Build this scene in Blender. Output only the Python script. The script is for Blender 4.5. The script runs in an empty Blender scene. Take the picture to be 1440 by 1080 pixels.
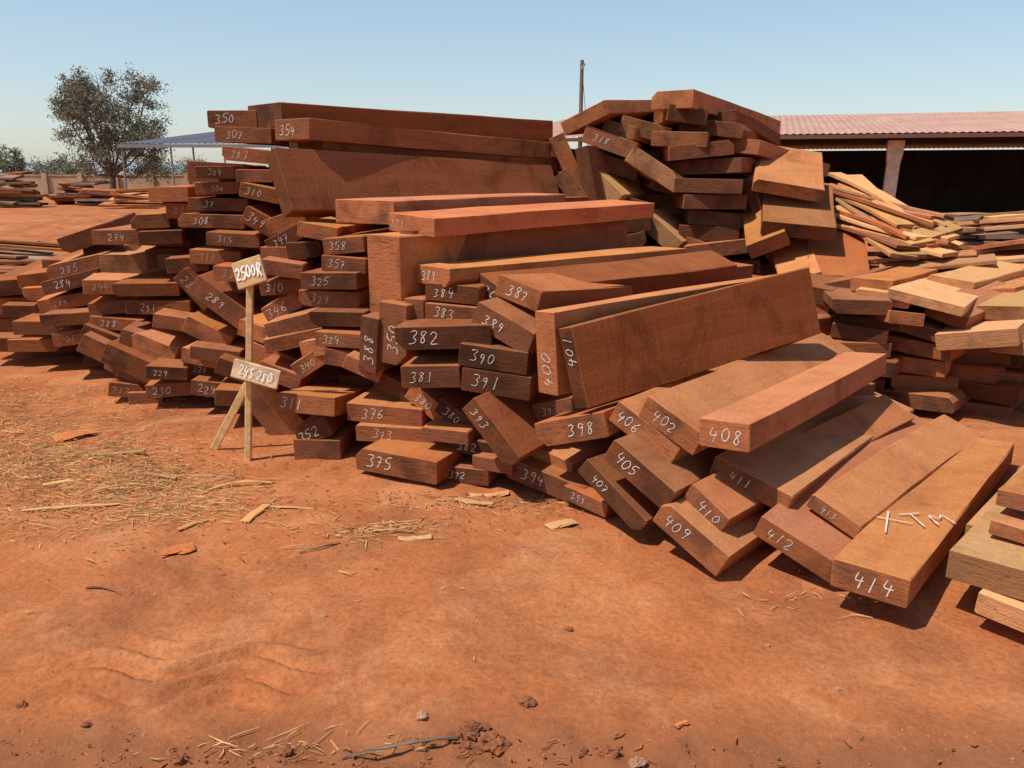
import bpy, bmesh, math, random
import numpy as np
from mathutils import Vector, Matrix, noise
random.seed(11); rng=np.random.default_rng(5)
scene=bpy.context.scene; col=scene.collection
# ---------------- camera
F=1150.0; CAMZ=1.7; P=math.atan(297/F)
cd=bpy.data.cameras.new("camera"); cam=bpy.data.objects.new("camera",cd); col.objects.link(cam)
cam.location=(0,0,CAMZ); cam.rotation_euler=(math.pi/2-P,0,0)
cd.sensor_width=36; cd.lens=F/1440*36; cd.clip_end=5000; cd.clip_start=.05; scene.camera=cam
# ---------------- light
sd=Vector((-0.44,-0.22,0.87)).normalized()
w=bpy.data.worlds.new("World"); scene.world=w; w.use_nodes=True
nt=w.node_tree; bg=nt.nodes["Background"]; sky=nt.nodes.new("ShaderNodeTexSky"); sky.sky_type='NISHITA'; sky.sun_disc=False
sky.sun_elevation=math.asin(sd.z); sky.sun_rotation=math.atan2(sd.x,sd.y); sky.dust_density=.8; sky.air_density=1.0; sky.ozone_density=1.5
wt=nt.nodes.new("ShaderNodeTexCoord"); ws=nt.nodes.new("ShaderNodeSeparateXYZ"); nt.links.new(wt.outputs["Generated"],ws.inputs[0])
wr=nt.nodes.new("ShaderNodeValToRGB"); we=wr.color_ramp.elements; we[0].position=0; we[0].color=(.20,.205,.20,1); we[1].position=.2; we[1].color=(.16,.215,.24,1); e_=we.new(.42); e_.color=(.01,.012,.012,1)
nt.links.new(ws.outputs[2],wr.inputs[0])
wm=nt.nodes.new("ShaderNodeVectorMath"); wm.operation='SCALE'; wm.inputs[3].default_value=1/.10; nt.links.new(wr.outputs[0],wm.inputs[0])
wa=nt.nodes.new("ShaderNodeVectorMath"); wa.operation='ADD'; nt.links.new(sky.outputs[0],wa.inputs[0]); nt.links.new(wm.outputs[0],wa.inputs[1])
nt.links.new(wa.outputs[0],bg.inputs[0]); bg.inputs[1].default_value=0.10
sl=bpy.data.lights.new("sun","SUN"); sl.energy=4.7; sl.angle=math.radians(.6); sl.color=(1,.91,.78)
so=bpy.data.objects.new("sun",sl); col.objects.link(so); so.rotation_euler=sd.to_track_quat('Z','Y').to_euler(); so.location=(-5,-3,12)
scene.view_settings.view_transform='Standard'; scene.view_settings.look='None'; scene.view_settings.exposure=0
# ---------------- materials
def base_mat(name,rough=.85):
    m=bpy.data.materials.new(name); m.use_nodes=True; n=m.node_tree.nodes; b=n["Principled BSDF"]; b.inputs["Roughness"].default_value=rough
    b.inputs["Specular IOR Level"].default_value=.08
    return m,n,m.node_tree.links,b
def ramp(n,l,src,stops):
    r=n.new("ShaderNodeValToRGB"); e=r.color_ramp.elements
    while len(e)<len(stops): e.new(.5)
    for i,(p,c) in enumerate(stops): e[i].position=p; e[i].color=(*c,1) if len(c)==3 else c
    l.new(src,r.inputs[0]); return r.outputs[0]
def noise_n(n,l,vec,scale,detail=5,rough=.55,dist=0):
    t=n.new("ShaderNodeTexNoise"); t.inputs["Scale"].default_value=scale; t.inputs["Detail"].default_value=detail; t.inputs["Roughness"].default_value=rough; t.inputs["Distortion"].default_value=dist
    l.new(vec,t.inputs["Vector"]); return t.outputs["Fac"]
def mix(n,l,a,b,fac,mode='MIX'):
    m=n.new("ShaderNodeMix"); m.data_type='RGBA'; m.blend_type=mode
    for s,v in ((6,a),(7,b),(0,fac)):
        if hasattr(v,'is_output'): l.new(v,m.inputs[s])
        elif s==0: m.inputs[0].default_value=v
        else: m.inputs[s].default_value=(*v,1)
    return m.outputs[2]
def math_n(n,l,op,a,b=None):
    m=n.new("ShaderNodeMath"); m.operation=op
    for i,v in enumerate((a,b)):
        if v is None: continue
        if hasattr(v,'is_output'): l.new(v,m.inputs[i])
        else: m.inputs[i].default_value=v
    return m.outputs[0]
def objvec(n,l,scale=(1,1,1),rand=True):
    tc=n.new("ShaderNodeTexCoord"); src=tc.outputs["Object"]; oi=n.new("ShaderNodeObjectInfo")
    if rand:
        mu=math_n(n,l,'MULTIPLY',oi.outputs["Random"],83.0)
        ad=n.new("ShaderNodeVectorMath"); ad.operation='ADD'; l.new(src,ad.inputs[0]); l.new(mu,ad.inputs[1]); src=ad.outputs[0]
    mp=n.new("ShaderNodeMapping"); mp.inputs["Scale"].default_value=scale; l.new(src,mp.inputs[0]); return src,mp.outputs[0],oi.outputs["Random"]
def bump(n,l,b,h,st,d=.01):
    bp=n.new("ShaderNodeBump"); bp.inputs["Strength"].default_value=st; bp.inputs["Distance"].default_value=d; l.new(h,bp.inputs["Height"]); l.new(bp.outputs[0],b.inputs["Normal"])
def dusty(n,l,c,raw,dust,amt=.72,mn=.12):
    g=n.new("ShaderNodeNewGeometry"); sp=n.new("ShaderNodeSeparateXYZ"); l.new(g.outputs["Normal"],sp.inputs[0])
    up=n.new("ShaderNodeMapRange"); up.inputs[1].default_value=.35; up.inputs[2].default_value=.95; up.inputs[3].default_value=mn; up.inputs[4].default_value=amt; l.new(sp.outputs[2],up.inputs[0])
    f=ramp(n,l,noise_n(n,l,raw,3.2,6,.65,.4),[(.3,(.25,.25,.25)),(.62,(1,1,1))]); return mix(n,l,c,dust,math_n(n,l,'MULTIPLY',up.outputs[0],f))
def wood_side(name,A,B,D,dust):
    m,n,l,b=base_mat(name); raw,st,rnd=objvec(n,l,(.7,9,9))
    g=noise_n(n,l,st,1.8,6,.52,.5); c=ramp(n,l,g,[(.3,A),(.7,B)])
    bl=noise_n(n,l,raw,1.8,7,.7,.9); f=ramp(n,l,bl,[(.5,(0,0,0)),(.66,(.9,.9,.9))]); 
    c=mix(n,l,c,D,f)
    _,st2,_=objvec(n,l,(40,2.5,2.5)); s=noise_n(n,l,st2,1.0,3,.5); f2=ramp(n,l,s,[(.3,(.93,.93,.93)),(.7,(1.03,1.03,1.03))]); c=mix(n,l,c,f2,1.0,'MULTIPLY')
    c=dusty(n,l,c,raw,dust)
    fs=noise_n(n,l,raw,60,4,.7); c=mix(n,l,c,ramp(n,l,fs,[(.3,(.80,.80,.80)),(.7,(1.12,1.12,1.12))]),1.0,'MULTIPLY')
    hs=n.new("ShaderNodeHueSaturation"); mr=n.new("ShaderNodeMapRange"); mr.inputs[3].default_value=.60; mr.inputs[4].default_value=1.15; l.new(rnd,mr.inputs[0]); l.new(mr.outputs[0],hs.inputs["Value"])
    fr=math_n(n,l,'FRACT',math_n(n,l,'MULTIPLY',rnd,17.3))
    m2=n.new("ShaderNodeMapRange"); m2.inputs[3].default_value=.90; m2.inputs[4].default_value=1.0; l.new(fr,m2.inputs[0]); l.new(m2.outputs[0],hs.inputs["Saturation"])
    m3=n.new("ShaderNodeMapRange"); m3.inputs[3].default_value=.492; m3.inputs[4].default_value=.508; l.new(math_n(n,l,'FRACT',math_n(n,l,'MULTIPLY',rnd,41.7)),m3.inputs[0]); l.new(m3.outputs[0],hs.inputs["Hue"])
    l.new(c,hs.inputs["Color"]); l.new(hs.outputs[0],b.inputs["Base Color"])
    bump(n,l,b,math_n(n,l,'ADD',math_n(n,l,'ADD',g,s),math_n(n,l,'MULTIPLY',fs,.8)),.5,.006)
    return m
def wood_end(name,A,B,D,dust):
    m,n,l,b=base_mat(name,.9); raw,st,rnd=objvec(n,l,(1,1,1.6))
    g=noise_n(n,l,st,8,7,.65,.8); c=ramp(n,l,g,[(.3,A),(.7,B)])
    bl=noise_n(n,l,raw,4,4,.6); f=ramp(n,l,bl,[(.48,(0,0,0)),(.66,(1,1,1))]); c=mix(n,l,c,D,f)
    _,s3,_=objvec(n,l,(1,6,45)); ck=noise_n(n,l,s3,1.6,4,.6,.6); f3=ramp(n,l,ck,[(.29,(.2,.2,.2)),(.38,(1,1,1))]); c=mix(n,l,c,f3,1.0,'MULTIPLY')
    c=dusty(n,l,c,raw,dust,.4,.1)
    hs=n.new("ShaderNodeHueSaturation"); mr=n.new("ShaderNodeMapRange"); mr.inputs[3].default_value=.45; mr.inputs[4].default_value=1.4; l.new(rnd,mr.inputs[0]); l.new(mr.outputs[0],hs.inputs["Value"])
    l.new(c,hs.inputs["Color"]); l.new(hs.outputs[0],b.inputs["Base Color"])
    fine=noise_n(n,l,raw,70,4,.7); bump(n,l,b,math_n(n,l,'ADD',fine,ck),.7,.007)
    return m
DU=(.62,.245,.082)
RS=wood_side("red_sawn_wood",(.42,.115,.032),(.52,.160,.048),(.22,.056,.021),DU); RE_=wood_end("weathered_end_grain",(.23,.075,.032),(.33,.12,.052),(.11,.045,.028),DU)
DS=wood_side("dark_sawn_wood",(.29,.076,.025),(.39,.110,.036),(.15,.042,.018),(.53,.195,.066)); DE=wood_end("dark_end_grain",(.14,.05,.028),(.21,.080,.044),(.07,.033,.024),DU)
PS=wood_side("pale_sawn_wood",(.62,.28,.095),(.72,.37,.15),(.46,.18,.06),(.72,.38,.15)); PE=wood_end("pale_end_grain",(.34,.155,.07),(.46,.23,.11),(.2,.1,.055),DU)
GS=wood_side("grey_weathered_wood",(.22,.13,.09),(.33,.2,.14),(.11,.065,.045),(.42,.27,.18)); 
MATS={'r':(RS,RE_),'d':(DS,DE),'p':(PS,PE),'g':(GS,DE)}
def flat(name,c,rough=.8,var=.15,sc=20):
    m,n,l,b=base_mat(name,rough); raw,_,_=objvec(n,l); g=noise_n(n,l,raw,sc,5); cc=ramp(n,l,g,[(.3,tuple(x*(1-var) for x in c)),(.7,tuple(min(1,x*(1+var)) for x in c))]); l.new(cc,b.inputs["Base Color"]); bump(n,l,b,g,.3,.01); return m
CHALK=flat("white_chalk",(.64,.58,.53),.9,.25,60); FAINT=flat("faded_chalk",(.46,.36,.30),.9,.45,45)
# ---------------- mesh helpers
def mkobj(name,verts,faces,mats,fm=None,parent=None,smooth=False):
    me=bpy.data.meshes.new(name); me.from_pydata([tuple(v) for v in verts],[],faces); 
    for m in mats: me.materials.append(m)
    if fm is not None: me.polygons.foreach_set("material_index",fm)
    if smooth: me.polygons.foreach_set("use_smooth",[True]*len(me.polygons))
    me.update(); o=bpy.data.objects.new(name,me); col.objects.link(o)
    if parent: o.parent=parent
    return o
def board_mesh(L,w,t,mats,ns=7,wane=False,bow=.008):
    R=random.uniform; ch=[R(.002,.008) for _ in range(4)]
    if wane: ch[random.choice((0,1,2,3))]=min(t,w)*R(.25,.5)
    ch=[min(c,.45*min(w,t)) for c in ch]
    hw,ht=w/2,t/2; verts=[]; bz=R(-bow,bow)*min(1,L); by=R(-bow,bow)*min(1,L); tap=R(-.03,.03); tw=R(-.008,.008)
    xs=[0,.003]+[L*i/(ns-1) for i in range(1,ns-1)]+[L-.003,L]
    jm=.0032 if t>.06 else .0012
    for i,x in enumerate(xs):
        e=min(.0025,ht*.3) if i in(0,len(xs)-1) else 0; k=1+tap*(x/L); a,bb=hw*k-e,ht-e; j=lambda s=jm:R(-s,s)*(0 if i in(0,1) else 1)
        ring=[(a-ch[0],-bb),(a,-bb+ch[0]),(a,bb-ch[1]),(a-ch[1],bb),(-a+ch[2],bb),(-a,bb-ch[2]),(-a,-bb+ch[3]),(-a+ch[3],-bb)]
        s=math.sin(math.pi*x/L); an=tw*x
        for (y,z) in ring: verts.append((x,y+by*s+j(),z+bz*s+j()+an*y))
    faces=[];fm=[]; nn=len(xs)
    for i in range(nn-1):
        for k in range(8):
            a=i*8+k;b=i*8+(k+1)%8; faces.append((a,b,b+8,a+8)); fm.append(0)
    faces.append(tuple(range(7,-1,-1))); fm.append(1); faces.append(tuple(range((nn-1)*8,nn*8))); fm.append(1)
    me=bpy.data.meshes.new("timber"); me.from_pydata(verts,[],faces)
    for m in mats: me.materials.append(m)
    me.polygons.foreach_set("material_index",fm); me.update(); return me
GL={'0':[[(.5,1.5),(.12,1.15),(.08,.4),(.45,0),(.85,.4),(.88,1.1),(.5,1.5)]],'1':[[(.55,1.5),(.45,0)]],
'2':[[(.05,1.2),(.4,1.5),(.85,1.25),(.7,.7),(.05,.05),(.95,.1)]],'3':[[(.1,1.4),(.6,1.5),(.85,1.2),(.4,.8),(.85,.5),(.6,.05),(.05,.1)]],
'4':[[(.3,1.5),(.05,.65),(.95,.75)],[(.75,1.2),(.6,-.1)]],'5':[[(.9,1.5),(.25,1.45),(.15,.85),(.65,.85),(.85,.45),(.5,0),(.05,.1)]],
'6':[[(.75,1.5),(.2,.9),(.1,.3),(.45,0),(.85,.3),(.6,.7),(.15,.5)]],'7':[[(.05,1.4),(.9,1.5),(.4,0)],[(.3,.75),(.8,.8)]],
'8':[[(.8,1.3),(.45,1.5),(.15,1.2),(.75,.5),(.5,0),(.1,.3),(.8,1.3)]],'9':[[(.8,1.2),(.45,1.5),(.15,1.1),(.5,.8),(.8,1.2),(.55,0)]],
'M':[[(0,0),(.15,1.4),(.5,.5),(.9,1.4),(1,0)]],'T':[[(0,1.5),(1,1.45)],[(.5,1.5),(.5,0)]],'R':[[(.1,0),(.12,.8),(.15,1.5),(.7,1.4),(.75,1.0),(.2,.75)],[(.25,.75),(.9,0)]],
'X':[[(-.5,-.6),(.9,1.7)],[(-.1,1.1),(1.3,.2)]],' ':[]}
def chalk_polys(text,h,sx=1.0):
    polys=[]; cx=0
    for c in text:
        s=h/1.5*random.uniform(.85,1.12); dy=random.uniform(-.08,.08)*h
        for st in GL[c]:
            p=[Vector((x+random.uniform(-.06,.06),y+random.uniform(-.06,.06))) for x,y in st]
            for _ in range(2 if len(p)>2 else 0):
                q=[p[0]]
                for a,b in zip(p,p[1:]): q+= [a.lerp(b,.25),a.lerp(b,.75)]
                q.append(p[-1]); p=q
            polys.append([Vector((cx+(v.x+v.y*.18)*s*sx,v.y*s+dy-h/2)) for v in p])
        cx+=h/1.5*1.22*sx*(.5 if c==' ' else 1)
    for p in polys:
        for v in p: v.x-=cx/2
    return polys,cx
def chalk(name,parent,text,h,org,R,U,N,sw=.075,mat=None,sx=1.0):
    """strokes in the plane (org,R,U), N outwards"""
    polys,_=chalk_polys(text,h,sx); V=[];Fc=[]; off=.0015
    for p in polys:
        b=len(V); n=len(p)
        for i,v in enumerate(p):
            a=p[max(i-1,0)]; c=p[min(i+1,n-1)]; d=(c-a); d=d.normalized() if d.length>1e-9 else Vector((1,0)); nr=Vector((-d.y,d.x))*h*sw*random.uniform(.3,.65); off+=.00001
            for q in (v+nr,v-nr): V.append(org+R*q.x+U*q.y+N*off)
        for i in range(n-1): Fc.append((b+2*i,b+2*i+1,b+2*i+3,b+2*i+2))
        off+=.0002
    return mkobj(name,V,Fc,[mat or CHALK],parent=parent)
# ---------------- site survey: bearings taken from the survey station + measured distances -> metres
Fw=Vector((0,math.cos(P),-math.sin(P))); Up=Vector((0,math.sin(P),math.cos(P))); C=Vector((0,0,CAMZ))
def ray(u,v): return Fw+Vector((1,0,0))*((u-720)/F)+Up*((540-v)/F)
def at(u,v,y): r=ray(u,v); return C+r*(y/r.y)
def gy(v): r=ray(720,v); return -CAMZ/r.z*r.y
def interp(t,x):
    for (a,b),(c,d) in zip(t,t[1:]):
        if x<=c: return b+(d-b)*max(0,min(1,(x-a)/(c-a)))
    return t[-1][1]
VB=[(0,508),(60,525),(170,560),(300,590),(430,640),(500,668),(650,690),(760,700),(850,745),(990,800),(1120,805)]
SPEC=[]
def H(u0,v0,y0,u1,v1,L,w,t,roll,num='',m='r',lab='',tx=-.2):
    p=at(u0,v0,y0); r=ray(u1,v1); # |C+s r - p|=L
    q=C-p; a=r.dot(r); b=2*q.dot(r); c=q.dot(q)-L*L; D=b*b-4*a*c
    s=(-b+math.sqrt(max(D,0)))/(2*a); A=(C+r*s-p).normalized()
    SPEC.append((p,math.degrees(math.atan2(A.x,A.y)),math.degrees(math.asin(A.z)),L,w,t,roll,num,m,lab,tx))
def E(u,v,wp,tp,roll=0,num='',az=None,y=None,m=None,L=2.2,el=0,lab='',tx=-.15):
    if y is None:
        vb=interp(VB,u); y=gy(vb)+.0022*(vb-v)+random.uniform(-.09,.16)
    p=at(u,v,y); d=(p-C).dot(Fw)
    if az is None: az=interp([(60,-14),(300,-4),(450,6),(620,18),(750,35),(900,45)],u)+random.uniform(-7,7)
    va=math.degrees(math.atan2(p.x,p.y)); k=max(.6,math.cos(math.radians(az-va)))
    SPEC.append((p,az,el,L,wp*d/F/k,tp*d/F,roll,num,m or random.choice('rrddd'),lab,tx))
# front-right heroes
G="lying on bare earth"; T="tilted on the pile"; TT="lying at the pile top"; SE="standing on its edge"
H(1222,820,2.9,1385,630,2.3,.29,.12,0,'414','r',G,.05)
H(1118,772,3.22,1300,602,2.3,.37,.10,20,'412','r',G)
H(1172,726,3.38,1350,604,2.0,.25,.07,22,'413','r',"resting on a wide plank",-.1)
H(1054,682,3.56,1240,566,2.3,.40,.10,16,'411','r',G,-.12)
E(992,716,62,32,30,'410',45,3.42,'d',tx=.1)
H(970,757,3.33,1200,620,2.2,.37,.125,27,'409','r',"at the foot of the pile")
H(898,668,3.55,1120,560,2.2,.38,.12,29,'405','r',T)
H(860,698,3.65,1080,600,2.2,.42,.09,34,'407','d',"tilted at the pile foot")
H(905,610,3.75,1120,508,2.2,.38,.12,27,'406','r',T,-.25)
H(942,598,3.66,1180,496,2.2,.33,.12,24,'402','r',T,-.1)
H(1018,612,3.46,1218,510,2.1,.24,.13,-4,'408','r',"lying on top of tilted timbers",.04)
H(802,605,3.95,1000,520,2.0,.42,.13,-18,'398','r',"tilted across other timbers",.15)
E(690,610,92,30,46,'393',30,4.12,'r',1.0,tx=-.25)
H(806,518,3.95,1136,424,1.85,.11,.41,-14,'401','r',SE,.4)
H(768,497,4.1,1112,430,2.2,.15,.43,-4,'400','r',SE,-.4)
H(728,412,4.5,940,396,2.0,.30,.12,14,'387','r',"lying flat on the pile",0)
E(688,415,38,40,20,'386',50,4.7)
E(706,462,85,36,22,'389',32,4.35,'d')
E(622,475,135,33,-3,'382',8,4.4,'d',tx=-.2)
E(693,505,97,32,5,'390',15,4.3,'d'); E(697,540,97,34,5,'391',15,4.3,'d')
E(605,530,82,32,-3,'381',10,4.4,'d'); E(635,442,75,25,2,'383',20,4.62,'r'); E(635,413,75,25,2,'384',20,4.66,'r')
H(608,388,4.75,940,358,2.2,.33,.11,0,'389','r',"lying flat on the pile",-.1)
H(690,408,4.9,950,385,2.2,.3,.10,0,'','r'); H(760,425,4.95,985,402,2.2,.3,.1,0,'','d')
H(573,353,4.95,874,333,2.2,.11,.25,-5,'370','d',SE)
E(541,412,44,160,0,'',38,4.85,'r'); E(552,470,38,88,3,'350',30,4.7,'d'); E(518,485,24,80,6,'388',25,4.75,'d'); E(582,450,26,60,0,'',25,4.7,'r')
H(578,316,5.0,888,293,2.3,.42,.11,3,'371','r',TT,-.3)
H(512,298,5.4,760,284,2.3,.5,.15,0,'','r',TT)
H(392,257,5.55,778,268,2.9,.12,.44,-24,'','r',SE+" near the pile top")
H(410,182,5.9,752,212,2.8,.38,.14,0,'354','d',TT,-.12)
H(372,166,6.4,752,186,2.9,.5,.2,0,'','d',TT)
H(430,208,6.1,766,232,2.8,.4,.14,0,'','d'); 
H(420,222,6.6,766,250,2.8,.3,.25,0,'','d')
# left tower & centre stacks (end grain facing out)
for a in [(322,166,62,25,-3,'350'),(338,191,80,24,0,'307'),(345,218,72,22,5,'383'),(310,243,72,19,2,'304'),(320,264,76,19,0,'306'),
(362,272,50,22,8,'310'),(358,246,50,20,0,''),(312,288,72,20,0,'37'),(300,311,78,20,2,'308'),(330,336,66,21,0,'315'),(372,312,56,28,28,'349'),(306,362,76,22,2,'317'),(332,387,76,22,0,'335'),
(240,272,48,22,0,''),(262,298,60,22,3,'311'),(214,311,46,21,0,'281'),(226,335,64,21,-2,'281'),(172,333,84,22,2,'274'),(112,338,62,26,-20,''),
(265,374,50,22,0,'271'),(105,374,82,22,-15,'285'),(105,398,82,22,-12,'284'),(152,404,62,22,2,'244'),(98,424,72,20,-5,'289'),(202,408,78,20,2,''),(217,433,82,21,3,'291'),
(268,408,62,26,52,'282'),(315,432,96,32,40,'289'),(105,449,82,20,0,''),(112,473,66,22,-3,'280'),(155,434,60,20,0,''),(160,456,60,19,3,'288'),(230,488,100,25,20,'228'),
(150,500,70,30,30,''),(190,522,62,30,30,''),(236,526,54,20,2,'229'),(292,522,62,20,3,'225'),(298,499,60,20,5,''),(296,548,64,24,3,'224'),(336,522,50,26,20,''),(330,560,56,24,4,''),(242,549,60,20,-5,'230'),(172,548,40,22,12,'237'),(210,562,50,20,0,''),
(250,455,60,22,10,''),(290,470,60,26,30,''),(65,392,60,20,-4,''),(60,414,60,20,0,''),(50,438,70,20,3,''),(62,462,70,20,0,''),(48,486,70,20,3,''),(20,405,80,25,0,''),(15,432,80,24,2,''),(10,460,70,22,0,''),(15,486,70,22,0,''),
(398,312,50,24,-20,''),(408,335,60,24,-25,'347'),(400,356,60,20,0,''),(390,380,56,22,10,''),(400,405,60,22,-5,'310'),(395,432,60,26,-28,'346'),(410,455,84,24,-14,''),(415,480,80,22,-10,''),
(482,345,58,24,-2,'358'),(488,371,62,24,0,'357'),(466,394,82,25,2,'325'),(462,422,84,24,2,'324'),(470,450,80,24,0,''),(478,478,60,22,3,'324'),(440,325,50,24,12,''),(430,352,44,22,0,''),
(385,505,60,26,25,''),(440,508,60,28,-30,'340'),(480,505,50,24,10,''),(395,528,64,26,20,''),(376,585,100,30,55,''),(555,545,56,26,25,'387'),(505,520,50,22,20,''),
(436,608,52,30,-28,'352'),(450,634,72,32,0,''),(545,583,95,30,0,'376'),(552,612,98,26,0,'373'),(604,572,66,28,32,'380'),(640,590,60,26,30,'380'),(620,612,70,22,0,''),
(655,668,76,26,2,'372'),(762,680,108,32,8,'394'),(665,630,80,26,5,'382'),(760,645,70,26,10,''),(822,706,70,22,5,'399'),(780,577,64,26,-20,'397'),(690,655,60,22,0,''),(590,505,50,19,0,'')]:
    u,v,wp,tp,ro,nu=a; E(u+random.uniform(-6,6),v+random.uniform(-1.5,1.5),wp*random.uniform(.88,1.12),tp*random.uniform(.86,.98),ro+random.uniform(-3.5,3.5),nu if (random.random()<.88 or v>560) else '')
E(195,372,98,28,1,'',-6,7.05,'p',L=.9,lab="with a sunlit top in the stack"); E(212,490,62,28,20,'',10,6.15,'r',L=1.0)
E(145,478,56,24,24,'',-5,6.45,'r',L=.8); E(182,512,70,30,26,'',0,6.05,'r',L=.9); E(283,504,52,22,10,'',5,5.85,'r',L=.9); E(322,405,50,20,-14,'',20,6.0,'r',L=.8)
E(366,470,60,24,16,'',12,5.45,'r',L=.9); E(452,488,60,24,-12,'',20,5.1,'r',L=.9)
H(430,569,4.72,532,541,1.25,.37,.115,2,'311','r',"jutting out low from the pile",-.25); E(556,655,112,34,1,'375',25,4.38,'r',lab="at the foot of the pile",tx=-.2)
# filler behind the faces
SIL=[(0,400),(100,350),(200,325),(260,290),(300,215),(350,200),(372,300),(420,320),(500,345),(560,375),(640,420),(760,470)]
for i,u in enumerate(range(20,760,72)):
    vb=interp(VB,u); y0=gy(vb)+.9; az=interp([(60,-14),(300,-8),(620,18),(750,35)],u); top=at(u,interp(SIL,u),y0+.3).z-.12
    z=.1; x=at(u,vb,y0).x
    while z<top:
        yy=y0+.45*z*.6; SPEC.append((Vector((x+random.uniform(-.05,.05),yy+random.uniform(-.05,.1),z)),az+random.uniform(-4,4),0,1.8,.44,.16,random.uniform(-4,4),'','d','',0)); z+=.178
for (x,y,n_,az) in [(.55,4.75,4,55),(.95,4.5,3,52),(1.0,5.3,4,60),(.45,5.6,6,48),(.9,6.0,5,50),(-.9,7.0,9,60)]:
    for k in range(n_): SPEC.append((Vector((x+random.uniform(-.04,.04),y+random.uniform(-.04,.04)+.02*k,.09+k*.165)),az+random.uniform(-4,4),0,1.7,.42,.15,random.uniform(-3,3),'','d','',0))
# right pile
def Q(u,v,wp,tp,roll=0,az=15,y=7.9,m=None,num='',L=2.0): E(u,v,wp,tp,roll,num,az,y,m,L)
H(945,140,7.9,1072,182,2.3,.42,.16,0,'','r',"at the top of the second pile"); H(822,166,8.0,930,160,2.0,.5,.13,-22,'','r',"at the top of the second pile")
for a in [(855,200,80,24,22),(905,184,74,22,16),(925,238,78,24,26),(965,163,60,22,3),(1000,178,80,20,5),(870,235,60,22,20),(800,225,70,22,68),(822,250,70,20,72),(800,268,60,24,55),(845,262,60,22,40),
 (955,195,86,20,2),(985,212,96,20,0),(950,262,70,22,20),(990,236,100,20,2),(1000,260,100,20,-2),(1005,284,96,20,0),(1010,308,90,20,2),(1000,330,90,20,0),(1010,352,90,20,-3),(1015,374,90,18,0),
 (880,290,70,24,10),(890,315,60,24,0),(925,328,60,24,42),(966,346,52,24,12),(870,345,70,26,-6),(920,365,80,24,0),(1085,305,70,26,62),(1105,330,70,24,58),(1085,352,60,26,50),(1070,385,80,24,5),(1120,385,80,24,55),
 (1072,292,84,26,66),(1100,318,90,26,52),(1062,240,60,22,12),(1065,335,60,22,-12)]:
    Q(a[0]+random.uniform(-5,5),a[1]+random.uniform(-2,2),a[2]*random.uniform(.85,1.12),a[3],a[4]+random.uniform(-6,6),az=15+random.uniform(-20,20),y=7.9+random.uniform(-.15,.15),m='p' if a[0] in (905,925,845) else None,num='1821' if a[0]==966 else ('318' if a[0]==855 else ''))
H(1040,205,8.0,1140,238,1.7,.4,.13,5,'','r',"near the top of the second pile")
H(870,182,8.1,960,205,1.6,.35,.12,14,'','p',"near the top of the second pile"); H(1010,168,8.2,1075,200,1.5,.35,.13,-8,'','d',"near the top of the second pile")
sl_="sloping down the side of the second pile"
H(1108,268,7.55,1110,216,1.0,.62,.12,10,'','r',sl_); H(1122,325,7.25,1122,266,1.0,.62,.13,5,'','r',sl_); H(1178,398,6.9,1170,330,1.1,.50,.14,3,'','r',sl_); H(1080,345,7.3,1072,285,1.0,.35,.14,-25,'','r',sl_); H(1128,400,6.9,1110,345,1.0,.34,.14,-18,'','r',sl_)
H(1175,405,6.3,1260,378,1.6,.3,.1,-15,'','d')
for (u,v,ro,az) in [(1185,420,0,30),(1170,440,5,20),(1165,462,-5,30),(1180,485,4,25),(1165,508,0,20),(1185,530,0,30),(1130,412,8,30),(1125,436,0,20)]: Q(u,v,76,23,ro,az,6.2)
SIL2=[(790,250),(850,225),(950,190),(1050,200),(1110,250),(1150,300),(1200,370)]
for u in range(800,1190,62):
    y0=8.45; x=at(u,400,y0).x; top=at(u,interp(SIL2,u),y0).z-.05; z=.1
    while z<top:
        SPEC.append((Vector((x,y0+random.uniform(-.05,.1),z)),12+random.uniform(-5,5),0,1.5,.48,.2,random.uniform(-3,3),'','d','',0)); z+=.215
# far right stack
for a in [(1212,432,78,21,0),(1208,470,74,20,4),(1222,455,80,17,-3),(1212,492,76,20,0),(1215,516,80,22,0),(1205,541,70,20,0),(1225,565,80,22,3),(1300,468,78,17,12),(1290,490,84,20,4),(1285,515,80,22,0),(1300,540,84,22,0),(1290,565,90,22,-3),
 (1372,500,84,24,-4),(1365,526,80,22,0),(1380,552,90,22,2),(1370,578,90,22,0),(1440,505,70,28,0),(1445,540,80,26,3),(1450,572,80,26,0)]:
    Q(*a,az=25+random.uniform(-20,20),y=5.75+random.uniform(-.08,.12),m=random.choice('rdd'),L=2.0)
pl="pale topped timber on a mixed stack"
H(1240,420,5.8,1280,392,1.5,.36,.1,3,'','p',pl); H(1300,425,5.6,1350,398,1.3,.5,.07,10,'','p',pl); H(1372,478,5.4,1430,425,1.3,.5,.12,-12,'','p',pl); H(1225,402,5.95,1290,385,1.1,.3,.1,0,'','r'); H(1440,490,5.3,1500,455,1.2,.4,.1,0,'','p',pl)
H(1330,445,5.65,1420,410,1.0,.3,.1,14,'','r',pl); H(1405,440,5.6,1490,400,1.2,.3,.1,-6,'','p',pl); H(1275,448,5.6,1200,440,.9,.25,.09,6,'','r'); H(1335,400,6.2,1420,378,1.2,.35,.1,5,'','p',pl); H(1395,415,6.1,1500,390,1.2,.32,.1,-8,'','r',pl)
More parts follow.
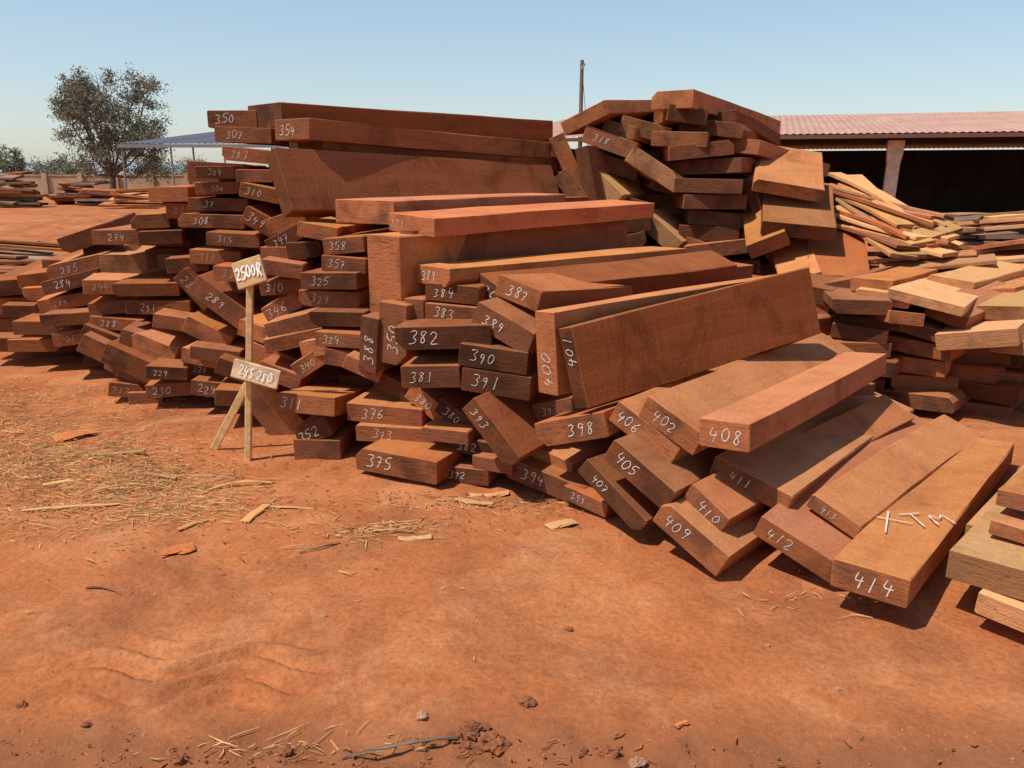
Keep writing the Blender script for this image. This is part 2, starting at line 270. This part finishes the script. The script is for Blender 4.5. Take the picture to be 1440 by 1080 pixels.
# extreme right foreground
H(1400,812,2.85,1540,640,2.3,.34,.12,0,'','p',"lying beside others"); H(1425,868,2.75,1600,680,2.2,.26,.09,4,'','p'); H(1440,755,3.0,1545,640,1.9,.25,.06,3,'','r'); H(1440,708,3.1,1545,620,1.6,.2,.07,0,'','d')
H(1400,762,3.35,1500,640,1.9,.25,.1,0,'','p')
def frame(az,el,roll):
    a,e=math.radians(az),math.radians(el); A=Vector((math.sin(a)*math.cos(e),math.cos(a)*math.cos(e),math.sin(e)))
    S=A.cross(Vector((0,0,1))).normalized(); N=S.cross(A); q=Matrix.Rotation(math.radians(roll),3,A); S=q@S; N=q@N
    return A,S,N
names={'r':'red-brown','d':'dark brown','p':'pale orange','g':'grey'}
for (p,az,el,L,w_,t_,roll,num,m,lab,tx) in SPEC:
    if lab.startswith("pale topped"): full=lab
    else: full=f"{names[m]} sawn timber"+(f" chalked {num}" if num else "")+" "+(lab or "stacked in the pile")
    A,S,N=frame(az,el,roll)
    o=bpy.data.objects.new("timber",board_mesh(L,w_,t_,MATS[m],wane=random.random()<.28 and num not in('414','401','408'))); col.objects.link(o)
    M=Matrix((A,-S,N)).transposed().to_4x4(); M.translation=p; o.matrix_world=M
    o["label"]=full
    o["category"]="timber"; o["group"]="sawn timbers piled in the yard"
    if num:
        if t_>w_*1.3: h=min(w_*.6,t_/len(num)*.9,.075); Rv,Uv=Vector((0,0,1)),Vector((0,1,0)); org=Vector((0,0,tx*t_*.5))
        else: h=min(t_*.52,w_/len(num)*.85,.07)*random.uniform(.85,1.05); Rv,Uv=Vector((0,-1,0)),Vector((0,0,1)); org=Vector((0,-tx*w_,0))
        chalk("chalk_number",o,num,h,org,Rv,Uv,Vector((-1,0,0)),random.uniform(.06,.085),FAINT if (p.y>4.9 and random.random()<.35) else CHALK)
    if num=='414':
        chalk("chalk_mark",o,"XTM",.14,Vector((.64,-.0,t_/2+.007)),Vector((.76,-.65,0)).normalized(),Vector((.65,.76,0)).normalized(),Vector((0,0,1)),.06)
# ---------------- thin planks
def plank(p0,p1,w_,t_,roll,m,lab,grp):
    A=(p1-p0); L=A.length; A.normalize(); az=math.degrees(math.atan2(A.x,A.y)); el=math.degrees(math.asin(A.z)); A,S,N=frame(az,el,roll)
    o=bpy.data.objects.new("plank",board_mesh(L,w_,t_,MATS[m],5,False,.03)); col.objects.link(o); M=Matrix((A,-S,N)).transposed().to_4x4(); M.translation=p0; o.matrix_world=M
    o["label"]=lab; o["category"]="plank"; o["group"]=grp
R=random.uniform
for i in range(30):
    k=i/29; plank(at(1160+R(0,40)+k*20,250+k*75+R(-6,6),8.7-k*.9),at(1290+R(-20,60),305+k*55+R(-8,8),7.6-k*.7),R(.14,.24),.035,R(-18,18),random.choice('pppr'),"thin pale plank sliding down a loose heap","thin planks in a loose heap")
for i in range(84):
    k=i/83; y=8.8-k*2.0; v=308+k*92+R(-7,7); u=R(1205,1400)+k*10; plank(at(u,v,y),at(u+R(60,200),v+R(-16,8),y+R(-.6,1.2)),R(.14,.28),.04,R(-12,12),random.choice('ppprg'),"thin pale plank lying in a loose heap","thin planks in a loose heap")
for i in range(20):
    z=.1+.06*i*.6; x=R(3.6,4.6); plank(Vector((x,6.9+R(-.2,.6),z)),Vector((x+2.4,7.6+R(-.3,.6),z+R(-.02,.02))),R(.2,.3),.05,R(-4,4),random.choice('prg'),"thin weathered plank in a loose heap","thin planks in a loose heap")
for i in range(40):
    k=i/39; y=15-k*4; z=.05+R(0,.6)*(1-k*.5); x=-8.2-R(0,2.5)*.8+k*1.8; plank(Vector((x-1.2,y,z)),Vector((x+1.4+R(-.3,.3),y+R(-.5,.5),max(.04,z+R(-.25,.05)))),R(.15,.3),.04,R(-8,8),random.choice('gddp'),"grey weathered plank in a low heap on bare earth","weathered planks in low heaps")
for (cx,cy,n,hh,mm) in [(-29,48,16,1.7,'gd'),(-26,43,14,1.2,'pg'),(-24,47,14,1.1,'gd'),(-18.5,42,10,.8,'prp'),(-21.5,45,10,.9,'gd')]:
    for i in range(n):
        z=.1+hh*i/n; sh=1-.4*i/n; plank(Vector((cx-1.6*sh+R(-.3,.3),cy+R(-.6,.6),z+R(-.12,.12))),Vector((cx+1.6*sh+R(-.6,.6),cy+R(-.6,.6),z+R(-.25,.15))),R(.5,.9),.12,R(-14,14),random.choice(mm),"thick board in a distant stack by the wall","boards in distant stacks")
# ---------------- number signs
def empty(name,loc,label,cat,group=None):
    e=bpy.data.objects.new(name,None); e.empty_display_size=.2; e.location=loc; col.objects.link(e); e["label"]=label; e["category"]=cat
    if group: e["group"]=group
    return e
def box_between(name,a,b,w_,t_,mats,parent,axes=None,ns=5):
    A=(b-a); L=A.length; A.normalize(); ref=Vector((0,1,0)) if abs(A.z)>.7 else Vector((0,0,1)); S=A.cross(ref).normalized(); N=S.cross(A)
    if axes: A,Yv,N=axes
    else: Yv=-S
    o=bpy.data.objects.new(name,board_mesh(L,w_,t_,mats,ns,False,.002)); col.objects.link(o); M=Matrix((A,Yv,N)).transposed().to_4x4(); M.translation=a-parent.location; o.parent=parent
    o.matrix_basis=M
    return o
SW=flat("bare_softwood",(.66,.42,.2),.8,.2,30); SGN=flat("sign_plywood",(.60,.38,.19),.8,.3,14); SGN2=flat("pale_sign_plywood",(.60,.42,.27),.8,.3,14); WP=flat("white_paint_marks",(.9,.88,.85),.8,.05,40)
pb=Vector((*at(348,643,gy(643)).xy,0))
s1=empty("number_sign",pb,"wooden stake with tan board painted 2500R before the pile","sign","hand-painted number signs")
top=at(352,372,pb.y+.02); box_between("post",pb+Vector((0,0,-.05)),Vector((top.x,top.y,top.z)),.037,.03,(SW,SW),s1)
def signboard(par,center,w_,h_,tilt,text,mat,sx,sw,hf=.6):
    X=Vector((math.cos(tilt),-.12,math.sin(tilt))).normalized(); N=Vector((-.15,-1,.22)); N=(N-X*N.dot(X)).normalized(); U=N.cross(X)
    o=box_between("sign_board",center-X*w_/2,center+X*w_/2,h_,.02,(mat,mat),par,axes=(X,U,N))
    chalk("painted_number",o,text,min(h_*hf,w_*.92/(len(text.replace(' ',''))*.82*sx)),Vector((w_/2,0,.0135)),Vector((1,0,0)),Vector((0,1,0)),Vector((0,0,1)),sw,WP,sx); return o
signboard(s1,at(351,383,pb.y-.05),.185,.16,math.radians(18),"2500R",SGN,.6,.14)
b2=at(300,628,gy(628)); b2.z=0
s2=empty("number_sign",b2,"small tilted sign board reading 245 280 on a leaning stick","sign","hand-painted number signs")
t2=at(348,540,b2.y-.0); box_between("post",b2+Vector((0,0,-.02)),t2,.05,.02,(SW,SW),s2)
signboard(s2,at(360,526,pb.y-.06),.29,.115,math.radians(-14),"245 280",SGN2,.7,.10,.5)
# ---------------- ground
def vnoise(x,y,s,seed):
    r=np.random.default_rng(seed); T=r.random((256,256)); X=x*s+1000;Y=y*s+1000; xi=np.floor(X).astype(int);yi=np.floor(Y).astype(int);fx=X-xi;fy=Y-yi;fx=fx*fx*(3-2*fx);fy=fy*fy*(3-2*fy)
    g=lambda a,b:T[a%256,b%256]
    return (g(xi,yi)*(1-fx)+g(xi+1,yi)*fx)*(1-fy)+(g(xi,yi+1)*(1-fx)+g(xi+1,yi+1)*fx)*fy-.5
def hgt(x,y):
    x=np.asarray(x,float);y=np.asarray(y,float); d=np.sqrt(x*x+y*y); fade=np.clip(1.6-d/14,.0,1)
    h=.045*vnoise(x,y,1.1,1)+.028*vnoise(x,y,3.1,2)+.013*vnoise(x,y,8,3)+.009*vnoise(x,y,17,4)*(.3+1.4*np.clip(vnoise(x,y,1.7,9)+.3,0,1))
    rough=np.clip((2.32-y)/.2,0,1)*np.clip(1.3-np.abs(x+.3)/2.4,.35,1); h=h+rough*(.03*vnoise(x,y,14,6)+.02*vnoise(x,y,27,7))
    m=np.exp(-((x+1.15)/.5)**4)*np.exp(-((y-2.58)/.2)**4); yy=y-.06*np.sin(x*11.5)-.12*(x+1.2); h=h*(1-.5*m)+m*.026*(np.clip(np.sin(yy*48)*2.4,-1,1))
    h=h*fade-.02
    mound=.5*np.exp(-(((x+13)/6)**2+((y-26)/5)**2)); return h+mound
n1,n2=1000,820; S1=math.asinh(2500/1.5); sx=np.linspace(-S1,S1,n1); X=-.3+1.5*np.sinh(sx)
a0=math.asinh(-40/1.2); a1=math.asinh(3500/1.2); Y=2.6+1.2*np.sinh(np.linspace(a0,a1,n2))
XX,YY=np.meshgrid(X,Y); ZZ=hgt(XX,YY); co=np.stack([XX,YY,ZZ],-1).reshape(-1,3)
idx=np.arange(n1*n2).reshape(n2,n1); q=np.stack([idx[:-1,:-1],idx[:-1,1:],idx[1:,1:],idx[1:,:-1]],-1).reshape(-1,4)
me=bpy.data.meshes.new("ground"); me.vertices.add(len(co)); me.vertices.foreach_set("co",co.astype(np.float32).ravel()); me.loops.add(q.size); me.loops.foreach_set("vertex_index",q.ravel().astype(np.int32)); me.polygons.add(len(q)); me.polygons.foreach_set("loop_start",np.arange(0,q.size,4,dtype=np.int32)); me.polygons.foreach_set("use_smooth",np.ones(len(q),bool)); me.update(calc_edges=True)
go=bpy.data.objects.new("ground",me); col.objects.link(go); go["kind"]="structure"
m,n,l,b=base_mat("red_earth",.95); tc=n.new("ShaderNodeTexCoord").outputs["Object"]
c=ramp(n,l,noise_n(n,l,tc,.9,7,.6),[(.3,(.37,.118,.045)),(.5,(.46,.158,.060)),(.7,(.54,.21,.088))])
f=ramp(n,l,noise_n(n,l,tc,2.3,6,.65,.6),[(.48,(0,0,0)),(.66,(.65,.65,.65))]); c=mix(n,l,c,(.58,.26,.125),f)
f=ramp(n,l,noise_n(n,l,tc,1.1,7,.72,.5),[(.48,(0,0,0)),(.64,(.8,.8,.8))]); c=mix(n,l,c,(.29,.10,.045),f)
f=ramp(n,l,noise_n(n,l,tc,45,4,.7),[(.3,(.70,.70,.70)),(.55,(1,1,1)),(.75,(1.14,1.14,1.14))]); c=mix(n,l,c,f,1.0,'MULTIPLY')
f=ramp(n,l,noise_n(n,l,tc,130,2,.5),[(.7,(0,0,0)),(.78,(.4,.4,.4))]); c=mix(n,l,c,(.6,.38,.22),f)
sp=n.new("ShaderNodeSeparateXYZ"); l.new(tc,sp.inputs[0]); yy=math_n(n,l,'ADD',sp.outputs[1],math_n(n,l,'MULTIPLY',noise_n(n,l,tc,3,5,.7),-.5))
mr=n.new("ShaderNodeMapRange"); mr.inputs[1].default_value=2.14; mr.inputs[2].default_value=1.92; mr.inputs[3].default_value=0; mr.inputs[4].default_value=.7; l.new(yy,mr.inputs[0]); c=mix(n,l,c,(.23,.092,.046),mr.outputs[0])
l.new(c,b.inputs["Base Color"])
h1=noise_n(n,l,tc,24,7,.65); h2=noise_n(n,l,tc,110,4,.7); ad=n.new("ShaderNodeMath"); ad.operation='MULTIPLY_ADD'; ad.inputs[1].default_value=.3; l.new(h2,ad.inputs[0]); l.new(h1,ad.inputs[2]); bump(n,l,b,ad.outputs[0],.6,.02)
me.materials.append(m)
# debris slivers
def slivers(name,clusters,mat,lr,wr,label,kind="stuff",thick=.003):
    V=[];Fc=[]
    for (cx,cy,rx,ry,num,ang) in clusters:
        for _ in range(num):
            x=random.gauss(cx,rx*.55); y=random.gauss(cy,ry*.55)
            if y<1.9: continue
            L=R(*lr)*random.choice((.4,.6,.8,1,1.9)); w_=R(*wr); a=random.gauss(ang,.7); e=R(-.12,.12); z=float(hgt(x,y))+R(.002,.012)
            d=Vector((math.cos(a),math.sin(a),e)); s=Vector((-math.sin(a),math.cos(a),R(-.3,.3)))*w_/2; u=Vector((0,0,thick)); o=Vector((x,y,z)); mid=o+d*L*.5+s*R(-2.5,2.5)
            bi=len(V)
            for pnt,k in ((o,.5),(mid,1),(o+d*L,.3)):
                V.extend([pnt-s*k,pnt+s*k,pnt+s*k+u,pnt-s*k+u])
            for k in (0,4):
                for j in range(4): Fc.append((bi+k+j,bi+k+(j+1)%4,bi+k+4+(j+1)%4,bi+k+4+j))
            Fc.append((bi+3,bi+2,bi+1,bi)); Fc.append((bi+8,bi+9,bi+10,bi+11))
    o=mkobj(name,V,Fc,[mat]); o["kind"]=kind; o["label"]=label; return o
STR=flat("dry_straw",(.64,.38,.17),.9,.3,9); STD=flat("brown_bark_chips",(.34,.14,.065),.9,.4,9)
slivers("straw_debris",[(-3.6,5.4,1.0,.6,1800,.2),(-2.8,4.7,.8,.45,1900,.1),(-2.1,4.3,.55,.28,1100,.3),(-1.75,3.98,.5,.2,500,.2),(-2.6,3.9,.7,.3,400,.2),(-.65,3.7,.3,.1,160,.1),(-.1,4.05,.5,.1,120,0),(-.9,3.2,1.4,.6,25,.3),(-.75,2.17,.35,.05,45,.3),(-4,6.3,1,.4,500,0),(1.2,3.05,.25,.1,25,.2),(-3.3,4.4,.5,.5,500,0)],STR,(.025,.085),(.0015,.005),"dry straw and wood shavings scattered over red earth")
slivers("bark_chips",[(-2.8,4.7,1.5,.7,700,.2),(-.5,3.8,1.6,.3,120,.1),(0,4.1,1.2,.15,220,0),(-.4,2.12,1.2,.08,160,.3),(-1.5,3.7,1.2,.6,60,0)],STD,(.006,.025),(.003,.008),"small bark chips scattered over red earth",thick=.004)
# loose offcuts
for (u,v,L,w_,az,mm) in [(345,735,.22,.05,12,'p'),(225,778,.15,.10,60,'r'),(560,760,.16,.05,80,'p'),(525,748,.2,.015,95,'p'),(480,1062,.36,.014,75,'g'),(75,612,.28,.18,50,'r'),(770,742,.16,.08,60,'p'),(640,700,.22,.04,110,'p'),(130,690,.4,.012,85,'p'),(30,715,.5,.015,80,'p'),(250,745,.16,.03,40,'p'),(950,1020,.05,.02,60,'r'),(660,690,.22,.05,80,'p'),(380,712,.3,.015,100,'p'),(290,690,.35,.015,70,'p'),(240,690,.3,.012,95,'p'),(130,640,.3,.04,75,'p'),(200,665,.25,.03,110,'p'),(60,680,.3,.03,60,'p'),(420,775,.2,.01,60,'g'),(120,825,.2,.008,110,'g')]:
    p=at(u,v,gy(v)); z=float(hgt(p.x,p.y)); A,S,N=frame(az,0,R(-6,6)); o=bpy.data.objects.new("wood_offcut",board_mesh(L,w_,.009,MATS[mm],6,True,.08)); col.objects.link(o); M=Matrix((A,-S,N)).transposed().to_4x4(); M.translation=Vector((p.x,p.y,z+.008)); o.matrix_world=M
    for i,vv in enumerate(o.data.vertices): vv.co.y*=R(.55,1.15)
    o["label"]="splintered pale wood offcut lying on red earth"; o["category"]="wood scrap"; o["group"]="wood offcuts on the ground"
CL=flat("earth_clod",(.24,.09,.045),.95,.35,30); STN=flat("pale_stone",(.42,.22,.14),.9,.2,20)
def clod(x,y,r,mat,name,label,cat):
    bm=bmesh.new(); bmesh.ops.create_icosphere(bm,subdivisions=4,radius=r); sdv=Vector((R(0,50),R(0,50),0))
    for v in bm.verts: k=1+.55*noise.noise(v.co/r*1.2+sdv)+.3*noise.noise(v.co/r*3.5+sdv)+.2*noise.noise(v.co/r*8+sdv); v.co=Vector((v.co.x*k*1.25,v.co.y*k,v.co.z*k*.72))
    me=bpy.data.meshes.new(name); bm.to_mesh(me); bm.free(); me.materials.append(mat); o=bpy.data.objects.new(name,me); col.objects.link(o); o.location=(x,y,float(hgt(x,y))+r*.3); o["label"]=label; o["category"]=cat; o["group"]="clods and stones on the ground"
for (u,v,r) in [(742,985,.02),(665,1022,.034),(690,1035,.03),(640,1030,.022),(855,1055,.024),(700,1045,.028),(800,880,.012),(30,985,.014),(120,1010,.012),(820,1048,.012),(400,1050,.018),(250,1060,.02),(675,1045,.02),(655,1042,.018)]:
    p=at(u,v,gy(v)); clod(p.x,p.y,r,CL,"earth_clod","crumbly dark clod of red earth on the ground","clod")
for (u,v,r) in [(593,1003,.016),(897,1070,.018),(1080,900,.008),(455,860,.008),(1180,960,.008),(330,900,.009)]:
    p=at(u,v,gy(v)); clod(p.x,p.y,r,STN,"stone","small pale stone on red earth","stone")
V=[];Fc=[]
for _ in range(3000):
    y=2.0+R(0,1)**1.8*3.5; x=R(-1,1)*y*.75; r=R(.001,.0035)*(2 if y<2.28 else 1); z=float(hgt(x,y)); bi=len(V)
    for d in ((1,0,0),(0,1,0),(-1,0,0),(0,-1,0),(0,0,.8),(0,0,-.8)): V.append((x+d[0]*r*R(.7,1.4),y+d[1]*r*R(.7,1.4),z+d[2]*r*R(.7,1.3)))
    for f in ((0,1,4),(1,2,4),(2,3,4),(3,0,4),(1,0,5),(2,1,5),(3,2,5),(0,3,5)): Fc.append(tuple(bi+k for k in f))
o=mkobj("pebbles",V,Fc,[flat("grit",(.38,.145,.064),.95,.3,5)]); o["kind"]="stuff"; o["label"]="fine grit and pebbles over red earth"
# ---------------- trees
BARK=flat("bark",(.17,.14,.11),.95,.3,6)
def leafmat(name,c):
    m,n,l,b=base_mat(name,.8); tcg=n.new("ShaderNodeNewGeometry"); cc=ramp(n,l,tcg.outputs["Random Per Island"],[(0,tuple(x*.7 for x in c)),(1,tuple(x*1.4 for x in c))]); l.new(cc,b.inputs["Base Color"]); return m
LEAF=leafmat("hazy_foliage",(.19,.185,.135)); LEAF2=leafmat("green_foliage",(.16,.18,.12))
def tube(V,Fc,a,b,ra,rb,k=7):
    A=(b-a).normalized(); ref=Vector((0,0,1)) if abs(A.z)<.9 else Vector((1,0,0)); S=A.cross(ref).normalized(); T=S.cross(A); bi=len(V)
    for p,r in((a,ra),(b,rb)):
        for i in range(k): t=2*math.pi*i/k; V.append(p+S*math.cos(t)*r+T*math.sin(t)*r)
    for i in range(k): Fc.append((bi+i,bi+(i+1)%k,bi+k+(i+1)%k,bi+k+i))
def tree(name,loc,H_,Wd,nleaf,ls,leafm,label,cat="tree",group=None,trunkf=.16,low=.12):
    e=empty(name,loc,label,cat,group); V=[];Fc=[]; tips=[]; rad=Wd/2; cz=H_*(low+1)/2; rz=H_*(1-low)/2
    lob=[(Vector((math.cos(a)*rad*R(.35,.74),math.sin(a)*rad*R(.35,.74),cz+rz*R(-.65,.58))),R(.28,.42)*rad) for a in [k*2.4+R(-.3,.3) for k in range(20)]]+[(Vector((0,0,cz+rz*.52)),rad*.4),(Vector((0,0,cz)),rad*.45)]
    base=Vector((0,0,-.15)); fork=Vector((rad*.03,0,H_*trunkf)); tube(V,Fc,base,fork,H_*.03,H_*.022,9)
    for c_,r_ in lob:
        mid=fork.lerp(c_,.5)+Vector((R(-.1,.1)*rad,R(-.1,.1)*rad,-.06*H_)); tube(V,Fc,fork,mid,H_*.011,H_*.007,6); tube(V,Fc,mid,c_,H_*.007,H_*.004,5)
        for _ in range(5):
            q=c_+Vector((R(-1,1),R(-1,1),R(-.6,1))).normalized()*r_*.9; tube(V,Fc,c_.lerp(mid,R(0,.4)),q,H_*.0035,H_*.001,4)
    mkobj("trunk",V,Fc,[BARK],parent=e,smooth=True)
    V=[];Fc=[]; sub=[]
    for c_,r_ in lob:
        for _ in range(16): d=Vector((R(-1,1),R(-1,1),R(-1,1))).normalized(); sub.append((c_+d*r_*R(.3,1.05),r_*R(.17,.34)))
    for _ in range(nleaf):
        t,r=random.choice(sub); p=t+Vector((random.gauss(0,r*.6),random.gauss(0,r*.6),random.gauss(0,r*.5))); a=Vector((R(-1,1),R(-1,1),R(-1,1))).normalized()*ls*R(.6,1.4); bb=a.cross(Vector((R(-1,1),R(-1,1),R(-1,1)))).normalized()*ls*.5; bi=len(V)
        V+= [p-a,p-bb,p+a,p+bb]; Fc.append((bi,bi+1,bi+2,bi+3))
    mkobj("crown",V,Fc,[leafm],parent=e)
random.seed(21)
tp=at(156,250,62); tree("tree",(tp.x,62,0),9.3,9.2,32000,.085,LEAF,"large spreading leafy tree standing behind the yard wall",low=.06)
for (u,y,h,wd) in [(12,85,5.0,4),(50,95,3.2,7),(90,90,3.4,6),(110,80,3.6,6),(250,95,3.2,7),(212,100,3.6,6),(-30,80,6,6),(278,90,3.0,6)]:
    p=at(u,250,y); tree("shrub_tree",(p.x,y,0),h,wd,3000,.11,LEAF2,"low bushy green tree beyond the yard wall","tree","low trees beyond the wall",.1,.0)
# hills
V=[];Fc=[]
N_=160
for i in range(N_+1):
    x=-1500+3000*i/N_; h=16+14*noise.noise(Vector((x*.004,1,0)))+5*noise.noise(Vector((x*.02,3,0))); V+=[(x,1300,-5),(x,1330,max(4,h)),(x,1600,-5)]
    if i: b0=3*i; Fc+=[(b0-3,b0,b0+1,b0-2),(b0-2,b0+1,b0+2,b0-1)]
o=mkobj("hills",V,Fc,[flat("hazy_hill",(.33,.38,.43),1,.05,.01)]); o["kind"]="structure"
# ---------------- wall
WM=flat("plastered_wall",(.44,.32,.22),.9,.15,1.5)
def cuboid(V,Fc,a,b):
    bi=len(V); (x0,y0,z0),(x1,y1,z1)=a,b
    V+=[Vector(p) for p in((x0,y0,z0),(x1,y0,z0),(x1,y1,z0),(x0,y1,z0),(x0,y0,z1),(x1,y0,z1),(x1,y1,z1),(x0,y1,z1))]
    for f in((3,2,1,0),(4,5,6,7),(0,1,5,4),(1,2,6,5),(2,3,7,6),(3,0,4,7)): Fc.append(tuple(bi+k for k in f))
V=[];Fc=[]; cuboid(V,Fc,(-48,70,-.2),(-6,70.2,1.45)); cuboid(V,Fc,(-48,69.95,1.453),(-6,70.25,1.56))
for i in range(15): x=-47.8+i*2.95; cuboid(V,Fc,(x,69.8,-.2),(x+.4,69.945,1.7))
o=mkobj("yard_wall",V,Fc,[WM]); o["label"]="low tan plastered boundary wall with piers across the yard"; o["category"]="wall"
# ---------------- canopy
e=empty("open_canopy",(-21.2,52,0),"open shelter with grey-blue metal roof on thin posts","shelter")
RM=flat("blue_grey_sheet",(.13,.135,.18),.6,.08,2); PM=flat("grey_steel",(.25,.25,.27),.5,.1,8)
V=[];Fc=[]; nn=90; x0,x1=-1.7,9.0
for i in range(nn+1):
    x=x0+(x1-x0)*i/nn; dz=.03*math.sin(i*2.2); V+=[(x,-2.5,3.35+dz),(x+3.4,8,4.65+dz),(x+3.4,14,3.6+dz)]
    if i: b0=3*i; Fc+=[(b0-3,b0,b0+1,b0-2),(b0-2,b0+1,b0+2,b0-1)]
mkobj("roof",V,Fc,[RM],parent=e)
V=[];Fc=[]; cuboid(V,Fc,(x0,-2.55,3.12),(x1,-2.45,3.31)); mkobj("eave_beam",V,Fc,[PM],parent=e)
for x in (-1.55,1.3,2.6,4.4,7.2):
    V=[];Fc=[]; tube(V,Fc,Vector((x,-2.4,-.1)),Vector((x,-2.4,3.2)),.06,.06,8); mkobj("post",V,Fc,[PM],parent=e)
# ---------------- shed
e=empty("timber_shed",(12,25,0),"long open-fronted shed with faded pink-brown roof and dark interior","building"); e.rotation_euler=(0,0,math.radians(-17))
m,n,l,b=base_mat("faded_red_roof",.75); raw,st,_=objvec(n,l,rand=False); c=ramp(n,l,noise_n(n,l,raw,.8,5),[(.3,(.42,.25,.205)),(.7,(.52,.33,.27))])
_,s5,_=objvec(n,l,(3,.25,1),False); c=mix(n,l,c,(.34,.19,.15),ramp(n,l,noise_n(n,l,s5,1.5,4),[(.5,(0,0,0)),(.75,(.6,.6,.6))])); l.new(c,b.inputs["Base Color"]); TR=m
V=[];Fc=[]; nn=900; x0,x1=-12.6,24
for i in range(nn+1):
    x=x0+(x1-x0)*i/nn; dz=.014*math.sin(i*math.pi/2.5); V+=[(x,-1,2.80+dz),(x,7.5,3.85+dz),(x,16,2.80+dz)]
    if i: b0=3*i; Fc+=[(b0-3,b0,b0+1,b0-2),(b0-2,b0+1,b0+2,b0-1)]
mkobj("roof",V,Fc,[TR],parent=e)
V=[];Fc=[]; cuboid(V,Fc,(x0,-1.03,2.66),(x1,-.97,2.77)); mkobj("fascia",V,Fc,[flat("brown_fascia",(.16,.08,.06),.8,.1,3)],parent=e)
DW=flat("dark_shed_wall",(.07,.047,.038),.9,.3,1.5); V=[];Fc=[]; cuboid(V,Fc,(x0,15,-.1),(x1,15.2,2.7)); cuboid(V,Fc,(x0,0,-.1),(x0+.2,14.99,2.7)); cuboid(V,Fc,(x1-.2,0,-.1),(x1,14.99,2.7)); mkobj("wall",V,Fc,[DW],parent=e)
CM=flat("concrete",(.52,.42,.34),.9,.25,5)
for x in (-6.6,-.75,5.0,11,17):
    V=[];Fc=[]; q0=[(x-.17,-.17),(x+.17,-.17),(x+.17,.17),(x-.17,.17)]; lv=[(-.1,1,0),(1.95,1,.06),(2.25,1.25,.07),(2.62,1.3,.08)]
    for (z,k,dx) in lv: V+=[Vector((x+(a-x)*k+dx,b_,z)) for a,b_ in q0]
    for i in range(3):
        for j in range(4): Fc.append((4*i+j,4*i+(j+1)%4,4*i+4+(j+1)%4,4*i+4+j))
    Fc+=[(3,2,1,0),(12,13,14,15)]; mkobj("pillar",V,Fc,[CM],parent=e)
# ---------------- utility pole
pp=at(816,150,38); e=empty("utility_pole",(pp.x,38,0),"thin dark utility pole with crossarm and stay wires behind sheds","pole")
V=[];Fc=[]; tube(V,Fc,Vector((0,0,-.2)),Vector((.04,0,6.45)),.11,.08,8); mkobj("pole_shaft",V,Fc,[BARK],parent=e)
V=[];Fc=[]; tube(V,Fc,Vector((0,-.1,6.05)),Vector((.16,-.1,6.3)),.05,.05,6); tube(V,Fc,Vector((.04,0,6.1)),Vector((.8,1,0)),.015,.015,5); mkobj("stay_wire",V,Fc,[PM],parent=e)
